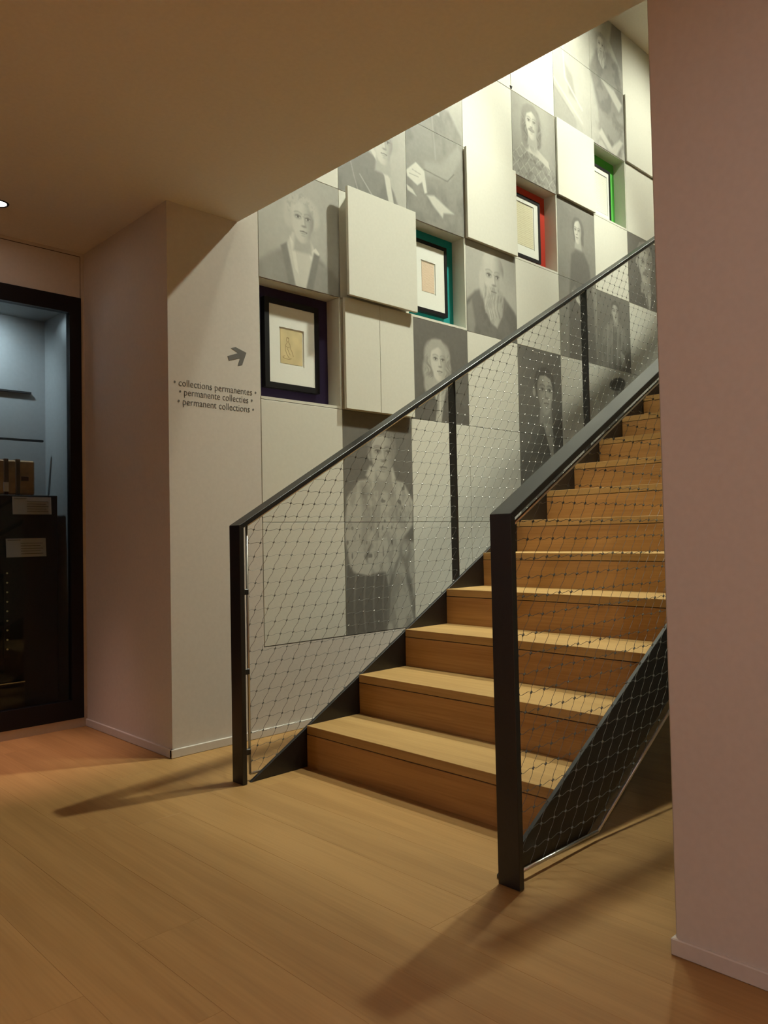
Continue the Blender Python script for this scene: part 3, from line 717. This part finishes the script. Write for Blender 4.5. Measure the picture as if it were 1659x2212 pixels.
# ------------------------------------------------------------------ balustrades
def rail_z(x): return 1.060+SL*(x-1.795)          # upper face of the handrail
XEND = 7.0
def clip_poly(p, q, poly):
    """part of segment pq inside a convex polygon (x,z), counter-clockwise"""
    t0, t1 = 0., 1.; dx, dz = q[0]-p[0], q[1]-p[1]
    n = len(poly)
    for i in range(n):
        a, b = poly[i], poly[(i+1) % n]; ex, ez = b[0]-a[0], b[1]-a[1]
        num = ex*(p[1]-a[1])-ez*(p[0]-a[0]); den = ex*dz-ez*dx
        if abs(den) < 1e-12:
            if num < 0: return None
            continue
        t = -num/den
        if den > 0: t0 = max(t0, t)
        else: t1 = min(t1, t)
    return (t0, t1) if t0 < t1-1e-4 else None
def balustrade(ya, yb, label, side, gap):
    yc = (ya+yb)/2
    e = empty('balustrade', (1.797, yc, 0)); tag(e, label, 'balustrade', 'black steel balustrades of the staircase')
    c = math.cos(math.atan(SL)); th = .020; vt = th/c
    x0 = 1.790; zt = rail_z(x0)
    # newel: flat bar mitred into the rail
    xi = x0+.022; zi = rail_z(xi)-vt
    newel = under(MB().prism([(x0, 0.001), (xi, 0.001), (xi, zi), (x0, zt)], ya, yb).build('newel_post', M['steel'], None, .0012), e)
    rail = under(MB().prism([(x0, zt), (xi, zi), (XEND, rail_z(XEND)-vt), (XEND, rail_z(XEND))], ya, yb).build('handrail', M['steel'], None, .0012), e)
    for xp in (3.186, 4.545, 5.905):
        zb = SL*(xp-1.87)-.02
        ys = (2.735, 2.779) if side == 1 else (yc-.024, yc+.024)
        under(MB().box(xp, xp+.012, ys[0], ys[1], zb, rail_z(xp)-vt+.004).build('post', M['steel'], None, .001), e)
    # stainless frame of the net
    rr = .0055
    A = (1.850, .028); B = (1.87+.40*(1) if False else 2.265, .028)
    bot = lambda x: .028+SL*(x-2.265)
    top = lambda x: rail_z(x)-vt-gap
    C = (XEND-.02, bot(XEND-.02)); D = (XEND-.02, top(XEND-.02)); E_ = (1.850, top(1.850))
    lp = [A, B, C, D, E_]
    fr = MB()
    for a, b in zip(lp, lp[1:]+lp[:1]): fr.tube([(a[0], yc, a[1]), (b[0], yc, b[1])], rr, 8)
    under(fr.build('net_frame', M['inox'], None, 0, True), e)
    # clips that hold the frame
    for z in (.12, .45, .78):
        under(MB().box(xi, 1.853, yc-.007, yc+.007, z-.012, z+.012).build('clip', M['steel'], None, .002), newel)
    for x in (2.9, 4.3, 5.6):
        under(MB().prism([(x-.008, top(x-.008)-.004), (x+.008, top(x+.008)-.004), (x+.008, rail_z(x+.008)-vt), (x-.008, rail_z(x-.008)-vt)], yc-.006, yc+.006).build('clip', M['steel']), rail)
    # rope net: wavy ropes clamped at every crossing
    net = MB(); px, pz = .0650, .0563
    rnd = random.Random(3+side)
    poly = [A, B, C, D, E_]
    def node(n, k):
        h = math.sin(n*12.9898+k*78.233)*43758.5453; h -= math.floor(h)
        h2 = math.sin(n*39.3+k*11.1)*24634.6; h2 -= math.floor(h2)
        return (1.954+px*n-px*.5*k+(h-.5)*.006, 1.0385-pz*k+(h2-.5)*.005)
    def inside(p):
        for i in range(5):
            a, b = poly[i], poly[(i+1) % 5]
            if (b[0]-a[0])*(p[1]-a[1])-(b[1]-a[1])*(p[0]-a[0]) < 0: return False
        return True
    def rope(p, q, amp):
        cl = clip_poly(p, q, poly)
        if not cl: return
        dx, dz = q[0]-p[0], q[1]-p[1]; l = math.hypot(dx, dz); nx, nz = -dz/l, dx/l
        pts = []
        for i in range(5):
            t = cl[0]+(cl[1]-cl[0])*i/4
            w = amp*math.sin(2*math.pi*t)
            pts.append((p[0]+dx*t+nx*w, yc, p[1]+dz*t+nz*w))
        net.tube(pts, .00085, 3, False)
    for k in range(-58, 20):
        for n in range(-40, 120):
            p = node(n, k)
            if p[0] < 1.7 or p[0] > XEND+.1: continue
            if p[1] < bot(p[0])-.12 or p[1] > top(p[0])+.12 or p[1] < -.05: continue
            rope(p, node(n+1, k), -.0035); rope(p, node(n, k+1), .0035)
            if inside(p):
                a = rnd.uniform(-.2, .2)+.75; d = (math.cos(a)*.0042, math.sin(a)*.0042)
                net.tube([(p[0]-d[0], yc-.0005, p[1]-d[1]), (p[0]+d[0], yc-.0005, p[1]+d[1])], .0030, 5)
    nt = under(net.build('cable_net', M['rope'], None, 0, False), e); nt['kind'] = 'stuff'; nt['label'] = 'fine stainless cable netting'
    return e
balustrade(2.708, 2.783, 'black steel handrail with cable netting along the portrait wall', 1, .012)
balustrade(1.338, 1.413, 'near black steel handrail with cable netting beside the right wall', 2, .042)

# ------------------------------------------------------------------ display case
case = empty('display_case', (.7, 4.22, .05)); tag(case, 'tall dark recessed glass display case at the left edge', 'display case')
cx0, cx1, cz0, cz1, fw = -.28, 1.775, .050, 2.347, .064
mb = MB().box(cx1-fw, cx1, 4.212, 4.26, cz0, cz1).box(cx0, cx0+fw, 4.212, 4.26, cz0, cz1).box(cx0+fw, cx1-fw, 4.212, 4.26, cz1-.088, cz1).box(cx0+fw, cx1-fw, 4.212, 4.26, cz0, cz0+.10)
under(mb.build('frame', M['frame']), case)
under(MB().box(cx0+fw, cx1-fw, 4.232, 4.240, cz0+.10, cz1-.088).build('glass_pane', M['glass']), case)
by = 4.66
mb = MB().box(cx0+.02, cx1+.02, by, by+.02, cz0, cz1)
under(mb.build('back_panel', M['case_inside']), case)
under(MB().box(cx1-.03, cx1-.01, 4.26, by, cz0, cz1).build('side_panel', M['case_inside']), case)
under(MB().box(cx0, cx0+.02, 4.26, by, cz0, cz1).build('side_panel', M['case_inside']), case)
under(MB().box(cx0, cx1-.03, 4.26, by, cz1-.04, cz1).build('top_panel', M['case_inside']), case)
under(MB().box(cx0, cx1-.03, 4.26, by, cz0, cz0+.06).build('base_panel', M['case_black']), case)
under(MB().box(cx0+.02, 1.66, by-.02, by, 1.866, 1.876).build('shelf_rail', M['case_black']), case)
under(MB().box(cx0+.02, 1.69, by-.12, by-.1, 1.577, 1.588).build('shelf_rail', M['case_black']), case)
def case_light(loc, tgt, power, ang):
    spot('case_lamp', loc, tgt, power, (.80, .92, 1.0), ang, 1.0, .03)
case_light((1.26, 4.40, cz1-.06), (1.36, 4.66, 1.93), 20.0, 130)
case_light((1.64, 4.31, cz1-.06), (1.75, 4.40, 2.12), 1.2, 90)
# black plinths inside
def plinth(x0, x1, y0, y1, z0, z1, label):
    tag(MB().box(x0, x1, y0, y1, z0, z1).build('display_plinth', M['case_black'], None, .003), label, 'plinth', 'black plinths in the display case')
plinth(1.0, 1.70, 4.37, 4.63, cz0+.062, 1.262, 'tall black plinth under the leather-bound box in the display case')
# leather-bound box
bx = empty('strapped_box', (1.42, 4.46, 1.263)); tag(bx, 'tan leather box with dark straps on the black plinth in the display case', 'box')
under(MB().box(1.20, 1.590, 4.40, 4.56, 1.263, 1.452).build('body', M['leather'], None, .008), bx)
for sx in (1.44, 1.50):
    st_ = under(MB().box(sx-.012, sx+.012, 4.394, 4.566, 1.2635, 1.458).build('strap', M['strap'], None, .003), bx)
under(MB().box(1.515, 1.555, 4.393, 4.40, 1.34, 1.365).build('buckle', M['strap'], None, .002), st_)
under(MB().box(1.425, 1.45, 4.387, 4.394, 1.28, 1.33).build('tag', M['card']), bx)
def card(x0, x1, zt, zb, y0, lean, label):
    e = empty('caption_card', (x0, y0, zb)); tag(e, label, 'card', 'caption cards in the display case')
    o = MB().box(0, x1-x0, -.002, 0, 0, zt-zb).build('card', M['card']); o.parent = e
    ln = MB(); w = x1-x0; h = zt-zb
    for k in range(5):
        ln.box(w*.36, w*(.92-.06*(k % 2)), -.0026, -.002, h*(.72-.14*k), h*(.745-.14*k))
    ln.box(w*.04, w*.36, -.0026, -.002, h*.90, h*.93)
    t = ln.build('print', M['ink']); t.parent = o
    e.rotation_euler = (math.radians(-lean), 0, 0)
card(1.460, 1.664, 1.252, 1.157, 4.362, 4, 'white caption card directly below the leather box')
card(1.425, 1.632, 1.028, .928, 4.355, 6, 'lower white caption card in the dark part of the display case')
# a dark object with a row of bright studs and a low tray, both half lost in the dark
sx = empty('studded_strap', (1.425, 4.36, .42)); tag(sx, 'dark hanging strap with a row of small bright studs', 'strap')
under(MB().box(1.412, 1.440, 4.352, 4.358, .40, .86).build('strap', M['strap_dark']), sx)
for k in range(9):
    under(MB().tube([(1.426, 4.346, .445+.05*k), (1.426, 4.352, .445+.05*k)], .005, 8).build('stud', M['brass']), sx)
ty = empty('shallow_tray', (1.40, 4.33, cz0+.062)); tag(ty, 'shallow dark tray with bright rim at the bottom of the display case', 'tray')
tr = MB().box(1.22, 1.49, 4.28, 4.285, .113, .275).box(1.22, 1.225, 4.285, 4.36, .113, .275).box(1.485, 1.49, 4.285, 4.36, .113, .275).box(1.225, 1.485, 4.285, 4.36, .113, .118)
under(tr.build('body', M['strap_dark']), ty); under(MB().box(1.22, 1.49, 4.277, 4.286, .275, .279).build('rim', M['brass']), ty)

# ------------------------------------------------------------------ downlight in view
dl = empty('ceiling_downlight', (1.228, 3.836, CEIL)); tag(dl, 'small round glowing recessed downlight in the ceiling at left edge', 'ceiling light')
ring = MB(); n = 24; v = []; f = []
for k in range(n):
    a = 2*math.pi*k/n
    for rad, z in ((.046, 0), (.044, -.003), (.036, -.003), (.034, .0)): v.append((1.228+rad*math.cos(a), 3.836+rad*math.sin(a), CEIL+z))
for k in range(n):
    for q in range(3): f.append((k*4+q, k*4+q+1, ((k+1) % n)*4+q+1, ((k+1) % n)*4+q))
ring.add(v, f); under(ring.build('trim_ring', M['frame'], None, 0, True), dl)
ln = MB(); ln.add([(1.228+.034*math.cos(2*math.pi*k/n), 3.836+.034*math.sin(2*math.pi*k/n), CEIL-.0015) for k in range(n)]+[(1.228, 3.836, CEIL-.003)], [(k, (k+1) % n, n) for k in range(n)])
under(ln.build('lens', M['lamp']), dl)
spot('downlight_lamp', (1.228, 3.836, CEIL-.01), (1.228, 3.836, 0), 125, (1.0, .64, .58), 34, 1.0, .03)
